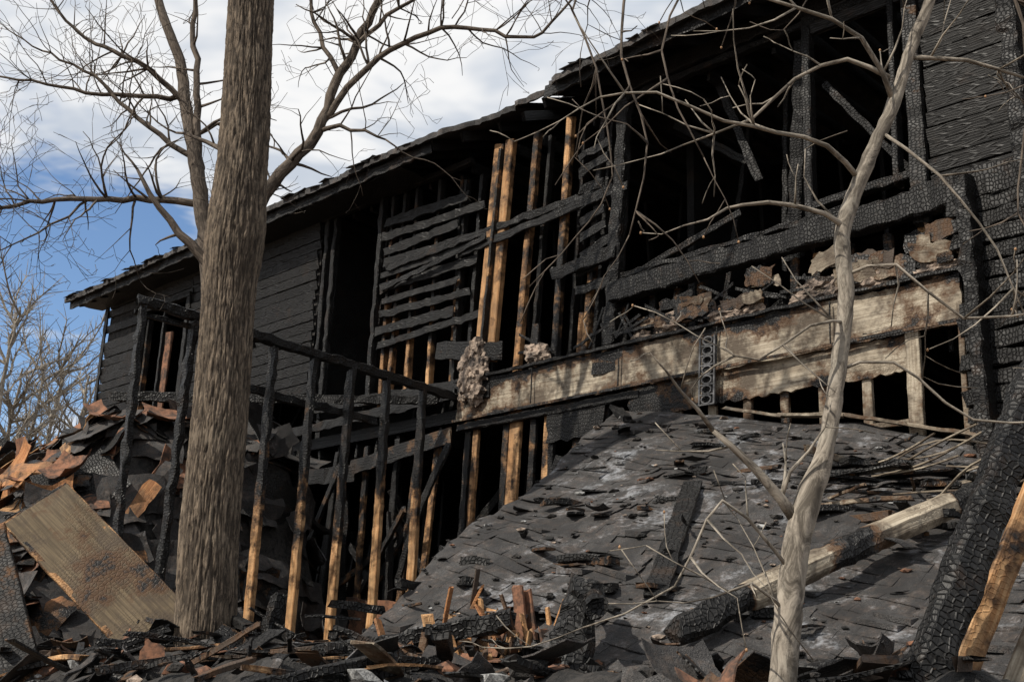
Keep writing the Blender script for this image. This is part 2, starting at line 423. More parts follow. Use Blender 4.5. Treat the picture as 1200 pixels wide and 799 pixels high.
m.sheet((1.75,-.052,4.46),(1,0,.0),(0,0,1),3.1,.34,.03,S_,lambda p:.17+.5*sm(2.8,1.7,p[0])+.25*sm(4.6,4.47,p[2])+.55*nz(p[0]*2,p[2]),n=70,rag=.018,tint=.2)
m.beam((-.8,-.13,4.765),(5.3,-.13,4.80),.02,.03,S_,.55,rough=.004)
m.beam((-.8,-.12,5.245),(5.35,-.12,5.25),.05,.035,S_,.75,rough=.007)
for s in(.45,1.68,2.9,4.12): m.beam((s,-.135,4.80),(s+.01,-.135,5.2),.012,.012,C_,1.,rough=.002)
m.sheet((1.30,-.10,4.99),(1,0,0),(0,0,1),.30,.13,.03,C_,1.2,n=6,rag=.01)
m.sheet((-.76,-.10,5.02),(1,0,0),(0,0,1),.5,.3,.03,C_,1.0,n=6,rag=.04)
m.obj('scorched_rim_band',H)
m=MB()
for i in range(16):
    s=.35+i*.33+R.uniform(-.05,.05)
    m.beam((s,.02,5.26),(s+R.uniform(-.03,.03),.02,5.26+R.choice([.25,.5,.5,.5])),.045,.09,T_,R.choice([.4,.6,.9]),ref=(1,0,0))
for i in range(26):
    s=1.7+R.uniform(0,3.6); lx=R.uniform(.12,.45)
    m.sheet((s,-.10-R.uniform(0,.04),5.30+R.uniform(0,.25)),(1,0,R.uniform(-.25,.25)),(R.uniform(-.3,.3),R.uniform(-.2,.2),1),lx,R.uniform(.08,.22),.01,R.choice([S_,S_,C_]),R.uniform(.1,.7),n=8,rag=.06*lx)
for i in range(40):
    s=R.uniform(.6,5.3); m.beam((s,-.1,5.3+R.uniform(0,.1)),(s+R.uniform(-.6,.6),-.12,5.35+R.uniform(0,.35)),.012,.03,R.choice([C_,C_,T_]),.9,rough=.004)
for i in range(30):
    s=R.choice([R.uniform(1.9,5.2),R.uniform(3.2,5.2)]); m.blob((s,-.05,5.30+R.uniform(0,.12)),R.uniform(.05,.12),IN,(1.5,.7,.8),.65,3)
for i in range(14): m.blob((-.52+R.uniform(-.14,.2),-.13,5.25+R.uniform(-.2,.38)),R.uniform(.07,.13),IN,(1,.7,1.2),.65,3)
for i in range(8): m.blob((.3+R.uniform(-.12,.3),-.1,5.33+R.uniform(-.05,.12)),R.uniform(.06,.1),IN,(1.2,.7,1.),.65,3)
m.obj('insulation_and_stub_studs',H)
m=MB()
for s in(2.35,2.75,3.15,3.55,3.95,4.38): m.beam((s,.0,3.2),(s+.01,.0,4.47),.05,.09,S_,R.uniform(.1,.5),ref=(1,0,0))
m.beam((2.2,-.02,4.05),(4.85,-.02,4.02),.05,.05,S_,.3)
m.beam((4.84,-.06,3.1),(4.86,-.06,4.8),.13,.05,S_,.15,ref=(0,1,0)); m.beam((5.28,-.07,3.1),(5.3,-.07,4.95),.05,.07,S_,.25,ref=(0,1,0))
for s,c in((-.68,.7),(-.55,.3),(-.06,.5),(.04,.2),(.12,.35),(.36,.6),(.57,.3),(.64,.9),(1.0,.6),(1.4,.8)):
    m.beam((s-.08,.0,1.9),(s+.02,.02,4.78),.05,.09,T_,tp(c+.35,c-.05),ref=(1,0,0))
m.beam((-.8,-.03,4.70),(1.9,-.03,4.70),.09,.09,T_,.85)
m.sheet((.62,-.05,4.35),(1,0,0),(0,0,1),.8,.4,.02,S_,.9,n=8,rag=.03)
m.beam((-6.5,-.05,4.55),(-2.6,-.1,4.35),.06,.22,C_,1.,rough=.01)
m.beam((-2.7,-.1,4.42),(-.85,-.1,4.62),.03,.2,S_,lambda k:.85-.4*k,rough=.008)
m.beam((-5,-.05,5.05),(-.8,-.1,5.1),.06,.14,C_,1.,rough=.01)
for s,c in((-5.6,1),(-4.9,.7),(-4.3,1),(-3.7,.5),(-3.1,.9),(-2.5,.4),(-1.9,.9),(-1.5,.45),(-1.15,.3)):
    m.beam((s-R.uniform(0,.3),.0,1.9),(s,.0,4.7),.05,.09,T_,tp(c-.1,c+.2),ref=(1,0,0))
for i in range(26):
    s=R.uniform(-6,-.9); m.beam((s,R.uniform(-.6,.6),R.uniform(1.9,3.4)),(s+R.uniform(-1.8,1.8),R.uniform(-.4,.6),R.uniform(2.2,4.6)),.04,.09,R.choice([T_,C_,C_,O_]),R.uniform(.6,1.1),bow=.04)
m.sheet((-3.2,.2,2.0),(1,0,.1),(0,-.1,1),.35,2.,.02,S_,.9,n=8,rag=.03)
m.sheet((-2.2,-.25,2.0),(1,0.3,-.1),(0,-.2,1),.7,.8,.02,BR,.3,n=8,rag=.03)
m.sheet((-1.5,-.5,2.0),(1,0.3,-.1),(0,-.2,1),.5,.6,.02,BR,.3,n=8,rag=.03)
m.obj('lower_wall_studs',H)
m=MB()
for i in range(22):
    z=2.6+i*.15
    m.beam((5.35+R.uniform(-.03,.05),-.16,z),(6.9,-.18,z+R.uniform(-.02,.02)),.08,.14,C_,1.2,seg=.07,rough=.010)
for i in range(18):
    z=5.95+i*.15
    m.beam((5.95,-.08,z),(7.6,-.1,z),.03,.13,L_,1.3,seg=.08,rough=.005)
m.beam((5.55,-.3,2.5),(5.5,-.28,6.0),.12,.2,C_,1.,rough=.014,seg=.06)
m.beam((6.2,-.5,2.5),(6.0,-.35,8.2),.16,.2,C_,1.,rough=.014,seg=.06)
m.obj('charred_return_wall',H)
m=MB()
cx=2.78
m.beam((cx-.085,-.14,4.44),(cx-.055,-.15,5.12),.02,.02,ME,0,rough=.001); m.beam((cx+.085,-.14,4.44),(cx+.115,-.15,5.12),.02,.02,ME,0,rough=.001)
m.beam((cx,-.11,4.44),(cx+.03,-.12,5.12),.006,.15,C_,1.2,ref=(1,0,0),rough=.001)
for i in range(7):
    z=4.49+i*.098; c=V((cx+.03*(i/6),-.145,z)); pts=[c+V((.055*math.cos(a*.5236),0,.04*math.sin(a*.5236))) for a in range(13)]
    m.tube(pts,[.010]*13,ME,5)
    m.beam((cx-.08,-.145,z-.049),(cx+.09,-.145,z-.049),.012,.014,ME,0,rough=.001)
m.obj('perforated_metal_strap',H)
# ------------------------------------------------------------------ porch frame wall
m=MB()
zt=5.08
m.beam((-.8,-4.25,zt+.08),(-.8,.0,zt-.02),.09,.10,C_,1.,seg=.07,rough=.009)
m.beam((-.86,-4.25,zt-.03),(-.84,-2.9,zt-.04),.04,.05,C_,1.)
m.beam((-1.0,-3.1,4.62),(-.9,-1.2,4.58),.05,.09,C_,1.,rough=.01)
m.beam((-3.6,-3.0,4.9),(-.9,-.3,5.0),.05,.1,C_,1.,rough=.01)
lite=lambda k: .02+1.35*max(0,k-.18)
for t,zb in((-2.69,2.0),(-2.18,2.05),(-1.67,2.15),(-1.16,2.4),(-.62,2.6)):
    dt=R.uniform(-.04,.02)
    m.beam((-.8,t+dt,zb-.25),(-.8,t,zt-.03),.06,.11,T_,lite,ref=(1,0,0),seg=.07,rough=.008,tint=.25)
m.beam((-.8,-3.70,1.8),(-.8,-3.64,zt+.0),.07,.10,C_,1.,ref=(1,0,0),seg=.07,rough=.012)
m.beam((-.78,-4.15,1.8),(-.8,-4.2,zt+.0),.06,.10,C_,1.,ref=(1,0,0),seg=.07,rough=.012)
m.beam((-.8,-4.2,1.93),(-.8,-.2,2.3),.09,.06,T_,.9,rough=.01)
m.obj('porch_stud_frame',local=True)
# ------------------------------------------------------------------ collapsed roof
def rz(s,t): return 4.6-.216*(s-1.6)+.545*(t+.1)+.12*nz(s*.8,t*.8,3)+.05*nz(s*2.2,t*2.2,7)+.018*nz(s*7,t*7,9)
def sl(t): return 1.62+(-t-.1)*.29+.06*nz(t*3,2)+.03*nz(t*9,3)
def sr(t): return 5.45+(-t)*.42+.1*nz(t*3,8)
hole=lambda s,t: ((s-3.75)/.46)**2+((t+4.0)/.35)**2<1+.6*nz(s*4,t*4)
m=MB()
nt_=60;nsx=60;vs=[];fs=[]
for j in range(nt_+1):
    t=-.12-(5.4)*j/nt_
    for i in range(nsx+1):
        s=sl(t)+(sr(t)-sl(t))*i/nsx
        vs.append(V((s,t,rz(s,t)-.012)))
n0=len(vs);vs+=[p-V((0,0,.10)) for p in vs]
for j in range(nt_):
    for i in range(nsx):
        a=j*(nsx+1)+i
        c=vs[a]
        if hole(c.x,c.y): continue
        fs.append((a,a+nsx+1,a+nsx+2,a+1)); fs.append(tuple(n0+k for k in (a,a+1,a+nsx+2,a+nsx+1)))
    a=j*(nsx+1); fs.append((a,n0+a,n0+a+nsx+1,a+nsx+1)); a+=nsx; fs.append((a,a+nsx+1,n0+a+nsx+1,n0+a))
for i in range(nsx): fs.append((i,i+1,n0+i+1,n0+i))
m.add(vs,fs,RR,None,.6,.3)
t=-5.4;row=0
while t<-.2:
    s=sl(t)-.1+(row%3)*.1+R.uniform(0,.03)
    while s<sr(t):
        w=.26*R.uniform(.85,1.1) if R.random()<.6 else .15
        if s>sl(t)-.06 and not hole(s+w/2,t) and R.random()>.03+.9*max(0,nz(s*1.3,t*1.3,20)-.12):
            lift=.004+R.random()*.004+(R.random()<.07)*R.uniform(.01,.05)
            ta=t+R.uniform(-.006,.008); tb=t+.14; g=.001
            p=[V((s+g,ta,rz(s,t)+lift)),V((s+w-g,ta+R.uniform(-.006,.006),rz(s+w,t)+lift+R.uniform(0,.004))),V((s+w-g,tb,rz(s+w,tb)+.001)),V((s+g,tb,rz(s,tb)+.001))]
            q=[p[0]-V((0,0,lift*.8)),p[1]-V((0,0,lift*.8))]
            m.add(p+q,[(0,1,2,3),(4,5,1,0),(0,3,4),(1,5,2)],RR,None,0,R.random()**1.8)
        s+=w
    t+=.105;row+=1
for i in range(4):
    s=3.0+i*.6; m.beam((s,-.14+R.uniform(-.02,.02),rz(s,-.1)+.06),(s+.62,-.16,rz(s+.6,-.1)+.06+R.uniform(-.02,.02)),.09,.03,S_,.12,rough=.014)
m.beam((1.6,-.1,rz(1.6,-.1)+.02),(2.1,-.5,rz(2.1,-.5)+.05),.1,.05,C_,1.,rough=.01)
for k in range(9):
    t=-.5-k*.5; m.beam((sl(t)-.12-R.random()*.15,t,rz(sl(t),t)-.17),(sl(t)+2,t-.1,rz(sl(t)+2,t)-.17),.045,.14,T_,R.uniform(.7,1.1),rough=.008)
m.obj('collapsed_shingle_roof',local=True)
m=MB()
def onr(s,t,d=.04): return (s,t,rz(s,t)+d)
m.beam(onr(3.75,-1.75,.05),onr(4.55,-3.3,.07),.16,.03,C_,1.,ref=(0,0,1),rough=.006)
m.obj('charred_plank',local=True)
m=MB()
m.beam(onr(5.95,-1.35,.16),onr(5.05,-3.75,.16),.17,.17,S_,lambda k:1.0 if k<.15 or k>.8 else .15+.55*math.sin(k*14+1),seg=.05,rough=.013,cham=.3,bow=.05,tint=.0)
m.obj('fallen_charred_log',local=True)
m=MB()
def pile_planks(fn,n,area,Ls,mats,ang=1.,lift=.05):
    for i in range(n):
        s=R.uniform(*area[0]);t=R.uniform(*area[1]);L=R.uniform(*Ls);a=R.uniform(0,math.pi)
        z=fn(s,t);ds=math.cos(a)*L/2;dt=math.sin(a)*L/2;e=R.uniform(-.35,.35)*ang*L
        w=R.choice([.02,.03,.05,.09,.14])
        m.beam((s-ds,t-dt,max(fn(s-ds,t-dt),z)*.5+z*.5+lift-e/2),(s+ds,t+dt,z+lift+e/2),w,R.choice([.015,.02,.035,.06]),R.choice(mats),R.choice([.3,.6,.9,1.,1.]),rough=.007,bow=.02)
pile_planks(rz,60,((2.4,6.0),(-4.8,-.4)),(.08,.45),[T_,C_,C_,C_,S_],.15,.025)
pile_planks(rz,24,((4.6,6.0),(-1.8,-.4)),(.3,1.0),[T_,C_,C_,S_],.3,.05)
for i in range(16):
    s=R.uniform(4.8,5.9);t=R.uniform(-1.6,-.6);a=R.uniform(-.6,.6)
    m.beam(onr(s,t,.03),(s+math.cos(a)*.7,t+math.sin(a)*.5,rz(s,t)+R.uniform(.03,.25)),.02,.012,S_,.1,rough=.003,bow=.08)
for i in range(520):
    s=R.uniform(1.7,6.4);t=R.uniform(-5.1,-.2)
    if s>sl(t): m.blob(onr(s,t,.012),R.choice([R.uniform(.008,.02),R.uniform(.01,.045)]),R.choice([AW,AS,AS,AS,AS,BR,IN]),(1.3,1,.5),.7,1)
for i in range(70):
    s=R.uniform(2,6);t=R.uniform(-5,-.3); lx=R.uniform(.06,.26)
    if s>sl(t): m.sheet(onr(s,t,.02),(R.uniform(-1,1),R.uniform(-1,1),0),(R.uniform(-1,1),R.uniform(-1,1),R.uniform(-.1,.3)),lx,lx*R.uniform(.5,.9),.006,R.choice([RD,RR,C_,RD]),1.,n=4,rag=.06*lx,bend=R.uniform(-.03,.03))
for i in range(40):
    s=3.75+R.uniform(-.5,.45);t=-4.0+R.uniform(-.35,.35)
    m.beam((s,t,rz(s,t)-.25),(s+R.uniform(-.25,.2),t+R.uniform(-.1,.2),rz(s,t)+R.uniform(-.05,.2)),R.choice([.03,.06,.09]),.02,R.choice([T_,T_,O_,BR,S_,C_]),.25,rough=.006)
m.obj('roof_top_debris',local=True)
# ------------------------------------------------------------------ foreground rubble
def hz(s,t):
    b=1.70+.25*sm(-4.8,-1.,t)+.16*nz(s*1.2,t*1.2,5)+.11*nz(s*4,t*4,5)
    b+=.50*sm(-2.5,0,t)*sm(-1.6,1.,s)
    b+=.28*math.exp(-((s-1.6)/1.2)**2-((t+4.2)/.9)**2)
    return b*sm(-6.6,-5.2,t)+ (1-sm(-6.6,-5.2,t))*.9
def field(fn,s0,s1,t0,t1,n,mat):
    m=MB();vs=[];fs=[]
    for j in range(n+1):
        for i in range(n+1):
            s=s0+(s1-s0)*i/n;t=t0+(t1-t0)*j/n; vs.append((s,t,fn(s,t)))
    for j in range(n):
        for i in range(n): a=j*(n+1)+i; fs.append((a,a+1,a+n+2,a+n+1))
    m.add(vs,fs,mat,None,1.); return m
def cover(fn,n,sr_,tr_,size,mats,chr_=(.2,.9),jit=.4,lift=(.0,.1),bend=.06):
    for i in range(n):
        s=R.uniform(*sr_);t=R.uniform(*tr_);e=.15
        gx=(fn(s+e,t)-fn(s-e,t))/(2*e);gy=(fn(s,t+e)-fn(s,t-e))/(2*e)
        nn=V((-gx,-gy,1)).normalized(); a=R.uniform(0,6.28)
        ux=V((math.cos(a),math.sin(a),0)); ux=(ux-nn*ux.dot(nn)+V((R.gauss(0,jit),R.gauss(0,jit),R.gauss(0,jit)))*.6).normalized()
        uy=nn.cross(ux).normalized(); uy=(uy+nn*R.gauss(0,jit)).normalized()
        lx=R.uniform(*size);ly=lx*R.uniform(.35,.9)
        o=V((s,t,fn(s,t)))+nn*R.uniform(*lift)-ux*lx/2-uy*ly/2
        m.sheet(o,ux,uy,lx,ly,.008,R.choice(mats),R.uniform(*chr_),n=6,rag=.045*lx,bend=R.uniform(-bend,bend)*lx*2.5,wav=.03*lx)
m=field(hz,-4.5,7.5,-6.6,1.2,110,AS)
pile_planks(hz,170,((-3.0,3.4),(-5.4,.2)),(.15,1.0),[T_,C_,C_,C_,O_,S_],.7,.05)
pile_planks(hz,70,((0.3,4.2),(-5.5,-3.4)),(.2,.9),[T_,C_,C_,C_,S_],1.2,.12)
pile_planks(hz,60,((-1,7.2),(-6.2,-4.7)),(.15,.7),[C_,C_,C_,T_],.8,.05)
cover(hz,900,(-3.2,6.8),(-6.3,0),(.08,.42),[RD,RD,RD,C_,C_,RR,BR,O_,S_],(.5,1.),.45,(0,.09))
for i in range(760):
    s=R.uniform(-3,6.8);t=R.uniform(-6.2,0); m.blob((s,t,hz(s,t)+.02),R.uniform(.015,.09),R.choice([AS,AS,AS,C_,AW,IN,BR]),(1.2,1,.7),.8,1,1.)
m.obj('fire_rubble',local=True)
m=MB()
m.beam((4.55,-4.2,1.5),(4.50,-3.95,2.28),.24,.22,C_,1.,ref=(0,1,0),seg=.05,rough=.022,cham=.3)
m.beam((4.75,-4.1,2.15),(4.35,-3.7,2.3),.13,.15,C_,1.,seg=.05,rough=.016,cham=.3)
m.obj('charred_post_stump',local=True)
m=MB()
m.beam((2.1,-5.0,1.7),(3.9,-3.9,2.12),.13,.12,C_,1.,seg=.06,rough=.012); m.obj('charred_beam',local=True)
m=MB()
m.beam((1.75,-4.35,1.5),(1.80,-4.2,2.3),.11,.1,C_,1.,ref=(1,0,0),seg=.06,rough=.012); m.obj('charred_post',local=True)
m=MB()
m.beam((4.7,-5.3,1.5),(6.6,-3.4,1.9),.16,.14,C_,1.,seg=.06,rough=.012); m.obj('charred_beam.001',local=True)
# ------------------------------------------------------------------ left heap
def lz(s,t):
    e=sm(-1.5,-2.9,s)*sm(-5.6,-2.5,t)*sm(-.2,-1.2,t)
    return 1.75+e*(2.8-.10*abs(s+3.0)+.4*nz(s,t,1)+.3*nz(s*3,t*3,2))
m=field(lz,-11,-1.0,-5.8,0,120,AS)
pile_planks(lz,150,((-8,-1.6),(-5.3,-.4)),(.2,1.1),[T_,C_,C_,O_],.6,.06)
cover(lz,1300,(-9,-1.3),(-5.6,-.4),(.2,.85),[RD,RD,RD,RD,RR,C_,C_,BR],(.5,1.),.28,(.0,.16))
cover(lz,60,(-7,-2),(-4.6,-2),(.2,.6),[O_,BR,T_],(.1,.6),.35,(.08,.2),.08)
cover(lz,34,(-5.6,-3.4),(-4.2,-2.8),(.3,.75),[O_,O_,T_],(.0,.35),.3,(.1,.24),.06)
m.obj('shingle_debris_heap',local=True)
m=MB()
A=V((-4.03,9.7,2.80));B=V((-3.66,9.95,3.22));C=V((-2.2,9.65,2.0))
ux=(C-B).normalized();uy=(A-B).normalized(); uy=(uy-ux*uy.dot(ux)).normalized()
o=B-ux*.02
m.sheet(o,ux,uy,2.4,.58,.05,D_,lambda p:.22+.9*nz(p.x*1.7,p.z*1.7,4),n=40,rag=.004,tint=.0,wav=.006)
nn=ux.cross(uy)
for off in(.015,.565): m.beam(o+uy*off-nn*.03,o+uy*off+ux*2.4-nn*.03,.05,.03,T_,.45,ref=tuple(nn),rough=.004)
m.beam(o+uy*.0-nn*.03,o+uy*.58-nn*.03,.05,.03,T_,.5,ref=tuple(nn),rough=.004)
m.obj('scorched_door_panel')
m=MB(); m.beam((-4.15,9.6,2.8),(-3.15,9.0,.9),.32,.06,O_,.6,ref=(0,-1,.3),rough=.006,tint=.8); m.obj('leaning_board')
# ------------------------------------------------------------------ right leaning beams
m=MB(); m.beam((1.35,5.3,.75),(2.62,5.65,3.3),.18,.17,C_,1.,ref=(0,1,0),seg=.04,rough=.009,cham=.2); m.obj('leaning_charred_beam')
m=MB(); m.beam((1.55,5.5,.75),(2.75,5.9,2.95),.12,.05,T_,lambda k:.2+.2*math.sin(k*12),ref=(0,1,0),rough=.004); m.obj('leaning_board')
m=MB(); m.beam((1.75,5.4,.75),(2.75,5.7,2.55),.11,.04,S_,.1,ref=(0,1,0),rough=.004); m.obj('leaning_board')
m=MB(); m.beam((1.95,5.3,.75),(2.9,5.5,2.45),.10,.04,S_,.4,ref=(0,1,0),rough=.005); m.obj('leaning_board')
m=MB(); m.beam((2.0,5.2,.8),(2.8,5.3,2.2),.09,.05,C_,1.,ref=(0,1,0),rough=.008); m.obj('leaning_charred_beam')
# ------------------------------------------------------------------ TREES
def smoothpts(P,r0,r1,step=.12,jit=.0):
    P=[V(p) for p in P]; out=[]
    for i in range(len(P)-1):
        a=P[max(i-1,0)];b=P[i];c=P[i+1];d=P[min(i+2,len(P)-1)]
        n=max(2,int((c-b).length/step))
        for k in range(n):
            u=k/n; out.append(.5*((2*b)+(c-a)*u+(2*a-5*b+4*c-d)*u*u+(3*b-a-3*c+d)*u**3))
    out.append(P[-1]); n=len(out)
    for i in range(1,n-1): out[i]=out[i]+V((R.gauss(0,jit),R.gauss(0,jit),R.gauss(0,jit)))
    return out,[r0+(r1-r0)*(i/(n-1))**.85 for i in range(n)]
def twig(m,p,d,L,r,dep,mat,up=.12,flat=1.,tips=None,dens=1.):
    n=max(3,int(L/.10)); pts=[p];rad=[r];cur=V(p);d=V(d).normalized();st=L/n
    for i in range(n):
        d=(d+V((R.gauss(0,.17),R.gauss(0,.17)*flat,R.gauss(0,.15)+up*.3))).normalized()
        cur=cur+d*st; pts.append(cur.copy()); rad.append(max(.0026,r*(1-.75*(i+1)/n)))
        if dep>0 and i>0 and R.random()<.55*dens:
            s=V((R.gauss(0,1),R.gauss(0,1)*flat,R.gauss(0,1)+.2)); s=(s-d*s.dot(d)).normalized()
            twig(m,cur,d*.65+s*.8,L*R.uniform(.35,.65),rad[-1]*.62,dep-1,mat,up,flat,tips,dens)
    m.tube(pts,rad,mat,3 if r<.008 else 5)
    if tips is not None: tips.append((pts[-1],d))
def limb(m,P,r0,r1,mat,nt=10,tl=(.5,1.4),dep=2,up=.1,sides=8,jit=.006,tips=None,dens=1.,start=.15):
    pts,rad=smoothpts(P,r0,r1,.12,jit); m.tube(pts,rad,mat,sides)
    for k in range(nt):
        i=int(len(pts)*R.uniform(start,.98)); i=min(max(i,1),len(pts)-2)
        d=(pts[i+1]-pts[i-1]).normalized(); s=V((R.gauss(0,1),R.gauss(0,.8),R.gauss(0,1)+.35)); s=(s-d*s.dot(d)).normalized()
        twig(m,pts[i],d*.5+s,R.uniform(*tl),max(.006,min(rad[i]*.45,.02)),dep,mat,up,1.,tips,dens)
    d=(pts[-1]-pts[-2]).normalized(); twig(m,pts[-1],d,tl[1]*.8,rad[-1],dep,mat,up,1.,tips,dens)
T1=empty('bare_oak_tree')
P=[(-2.05,9,.9),(-2.14,9,1.52),(-2.18,9,2.17),(-2.22,9,2.93),(-2.23,9,3.72),(-2.26,9,4.62),(-2.27,9,5.74),(-2.30,9,6.52),(-2.37,9,7.68),(-2.5,9,9.5)]
pts,_=smoothpts(P,.2,.2,.026)
m=MB();SD=250;n=len(pts);vs=[];fs=[];uv=[];cr_=[]
for i,p in enumerate(pts):
    r=.222-.012*sm(1.5,5,p.z)-.018*sm(5.2,7.5,p.z)+.08*math.exp(-(p.z-.9)/.3)+.03*math.exp(-((p.z-5.2)/.35)**2)
    for k in range(SD):
        a=2*math.pi*k/SD; x=math.cos(a);y=math.sin(a)
        q=V((x*4.6,y*4.6,p.z*2.0))
        tw=.8*nz(x*2,y*2,p.z*1.3); tv=.8*nz(x*2+9,y*2,p.z*1.6)
        q2=V((x*8+tw,y*8+tv,p.z*2.9)); q3=V((x*17+tw,y*17,p.z*8))
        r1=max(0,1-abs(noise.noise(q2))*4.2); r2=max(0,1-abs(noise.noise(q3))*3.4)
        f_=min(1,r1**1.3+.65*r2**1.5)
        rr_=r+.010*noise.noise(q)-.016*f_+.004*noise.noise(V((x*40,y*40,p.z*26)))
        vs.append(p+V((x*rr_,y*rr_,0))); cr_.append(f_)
for i in range(n-1):
    for k in range(SD):
        k2=(k+1)%SD; fs.append((i*SD+k,i*SD+k2,(i+1)*SD+k2,(i+1)*SD+k))
        z0=pts[i].z;z1=pts[i+1].z;c=1.45/SD
        uv.append([(z0,k*c),(z0,(k+1)*c),(z1,(k+1)*c),(z1,k*c)])
m.add(vs,fs,BK,uv,cr_); m.obj('trunk',T1,smooth=True)
m=MB()
limb(m,[(-2.3,9,4.75),(-2.52,9,4.98),(-2.87,8.9,5.33),(-3.07,8.85,5.64)],.055,.012,TW,3,(.2,.5),1)
limb(m,[(-2.45,9.1,5.9),(-2.6,9.3,6.1),(-3.0,9.5,6.3)],.03,.01,TW,5,(.3,.8),2)
limb(m,[(-2.4,9,7.9),(-3.2,8.8,8.3),(-4.2,8.6,8.1),(-4.9,8.4,7.7)],.05,.012,TW,14,(.5,1.2),3,-.1)
limb(m,[(-2.4,9,8.3),(-1.7,8.8,8.6),(-.8,8.6,8.5),(-.2,8.4,8.1)],.05,.012,TW,14,(.5,1.1),3,-.15)
limb(m,[(-2.45,9,9),(-2.2,8.8,9.8),(-1.6,8.6,10.4)],.09,.02,TW,8,(.5,1.2),2)
limb(m,[(-2.5,9,9.3),(-3.0,9.1,10.2),(-3.6,9,11)],.09,.02,TW,8,(.5,1.2),2)
m.obj('branches',T1,smooth=True)
T2=empty('bare_maple_tree'); m=MB()
p,r=smoothpts([(-2.62,11,1.5),(-2.68,11,3),(-2.8,11,4.4),(-2.97,11,5.46),(-3.11,11,6.18),(-3.27,11,6.82),(-3.44,11.1,7.39),(-3.60,11.2,7.98),(-3.78,11.2,8.38),(-3.97,11.3,8.88),(-4.1,11.3,10)],.15,.03,.1,.004)
m.tube(p,r,TW,14); m.obj('trunk',T2,smooth=True)
m=MB()
L2=[([(-3.2,11,6.6),(-3.32,11,7.59),(-3.45,11,8.29),(-3.34,10.9,8.91)],.05,.02,12),
([(-3.44,11.1,7.4),(-3.88,11,7.77),(-4.54,11,8.09),(-4.96,10.9,8.53)],.035,.012,18),
([(-3.55,11.1,7.5),(-4.28,11,7.46),(-4.81,10.9,7.49),(-5.35,10.9,7.56)],.03,.01,18),
([(-3.2,11,6.7),(-3.75,11,7.09),(-4.09,11,7.37),(-4.39,11,7.65),(-4.96,11,7.92)],.035,.01,18),
([(-3.0,11,6.1),(-3.14,11,6.27),(-3.53,11,6.30),(-4.03,10.9,6.25),(-4.62,10.8,6.17),(-5.10,10.7,5.99),(-5.6,10.6,5.7)],.045,.012,28),
([(-4.2,10.9,6.25),(-4.5,10.8,5.9),(-4.9,10.7,5.6)],.015,.006,10),
([(-2.85,11,5.3),(-2.66,11,6.10),(-2.37,11,6.62),(-2.05,11,7.11),(-1.92,11,7.65),(-1.71,11,8.15),(-1.48,11,8.78),(-1.3,11,9.4)],.085,.03,22),
([(-2.05,11,7.11),(-1.80,10.9,7.13),(-1.33,10.8,6.95)],.03,.01,6),
([(-1.99,11,7.25),(-1.57,10.9,7.8),(-.98,10.8,8.17),(-.42,10.7,8.17),(.1,10.6,8.05),(.62,10.5,8.6)],.04,.01,26),
([(-1.87,11,7.75),(-2.18,11,8.35),(-2.27,11,8.85)],.03,.015,12),
([(-1.75,11,8.1),(-1.2,10.9,8.6),(-.5,10.8,8.9)],.03,.01,14)]
for P,a,b,k in L2: limb(m,P,a,b,TW,k,(.35,1.1),3,.08,7,.01,None,.85)
m.obj('branches',T2,smooth=True)
T3=empty('young_bare_tree'); m=MB()
Pt=[(.98,4.5,.6),(1.02,4.5,1.62),(1.085,4.5,2.16),(1.145,4.5,2.39),(1.215,4.5,2.57),(1.30,4.5,3.0),(1.33,4.5,3.24),(1.33,4.5,3.5),(1.44,4.5,3.79),(1.57,4.5,4.08),(1.67,4.5,4.37),(1.77,4.5,4.62),(1.9,4.5,5.1)]
p,r=smoothpts(Pt,.062,.024,.035,.0015)
r=[.054-.003*sm(1,2,q.z)-.019*sm(2.3,2.7,q.z)-.008*sm(3.4,4.6,q.z)+.004*nz(q.z*6,0)+.003*nz(q.z*20,3) for q in p]
m.tube(p,r,YB,20); m.obj('trunk',T3,smooth=True)
m=MB();tips=[]
L3=[([(1.10,4.5,2.3),(.94,4.45,2.49),(.77,4.4,2.62)],.026,.010,3),
([(1.33,4.5,3.5),(1.24,4.45,3.55),(1.0,4.4,3.56),(.84,4.4,3.53)],.014,.006,2),
([(1.41,4.5,3.72),(1.25,4.4,3.83),(1.04,4.35,3.85),(.82,4.3,3.87),(.55,4.3,3.98),(.32,4.3,3.95)],.012,.004,6),
([(1.57,4.5,4.08),(1.42,4.4,4.32),(1.12,4.3,4.39),(.88,4.3,4.47)],.013,.005,7),
([(1.56,4.5,4.2),(1.38,4.5,4.28),(1.16,4.5,4.18),(.97,4.5,3.99),(.68,4.5,3.85)],.012,.004,7),
([(1.63,4.5,4.3),(1.89,4.5,4.30),(2.14,4.5,4.22)],.012,.006,5),
([(1.33,4.5,3.3),(1.5,4.4,3.32),(1.75,4.4,3.1),(2.1,4.4,3.15)],.008,.004,4),
([(1.28,4.5,2.9),(1.5,4.5,2.95),(1.8,4.5,2.72),(2.2,4.5,2.75)],.007,.004,4),
([(1.32,4.5,3.1),(1.15,4.4,3.05),(.95,4.4,2.9),(.8,4.4,2.95)],.007,.003,5),
([(1.08,4.5,2.1),(.80,4.4,2.35),(.61,4.4,2.04),(.29,4.4,1.88)],.008,.003,3),
([(1.06,4.5,1.95),(.9,4.4,2.05),(.75,4.4,2.0)],.008,.003,3),
([(1.5,4.5,3.95),(1.7,4.4,3.7),(1.9,4.4,3.4),(2.0,4.4,3.1)],.008,.003,4)]
for P,a,b,k in L3: limb(m,P,a,b,YB,k,(.15,.5),1,.05,8,.004,tips,.7)
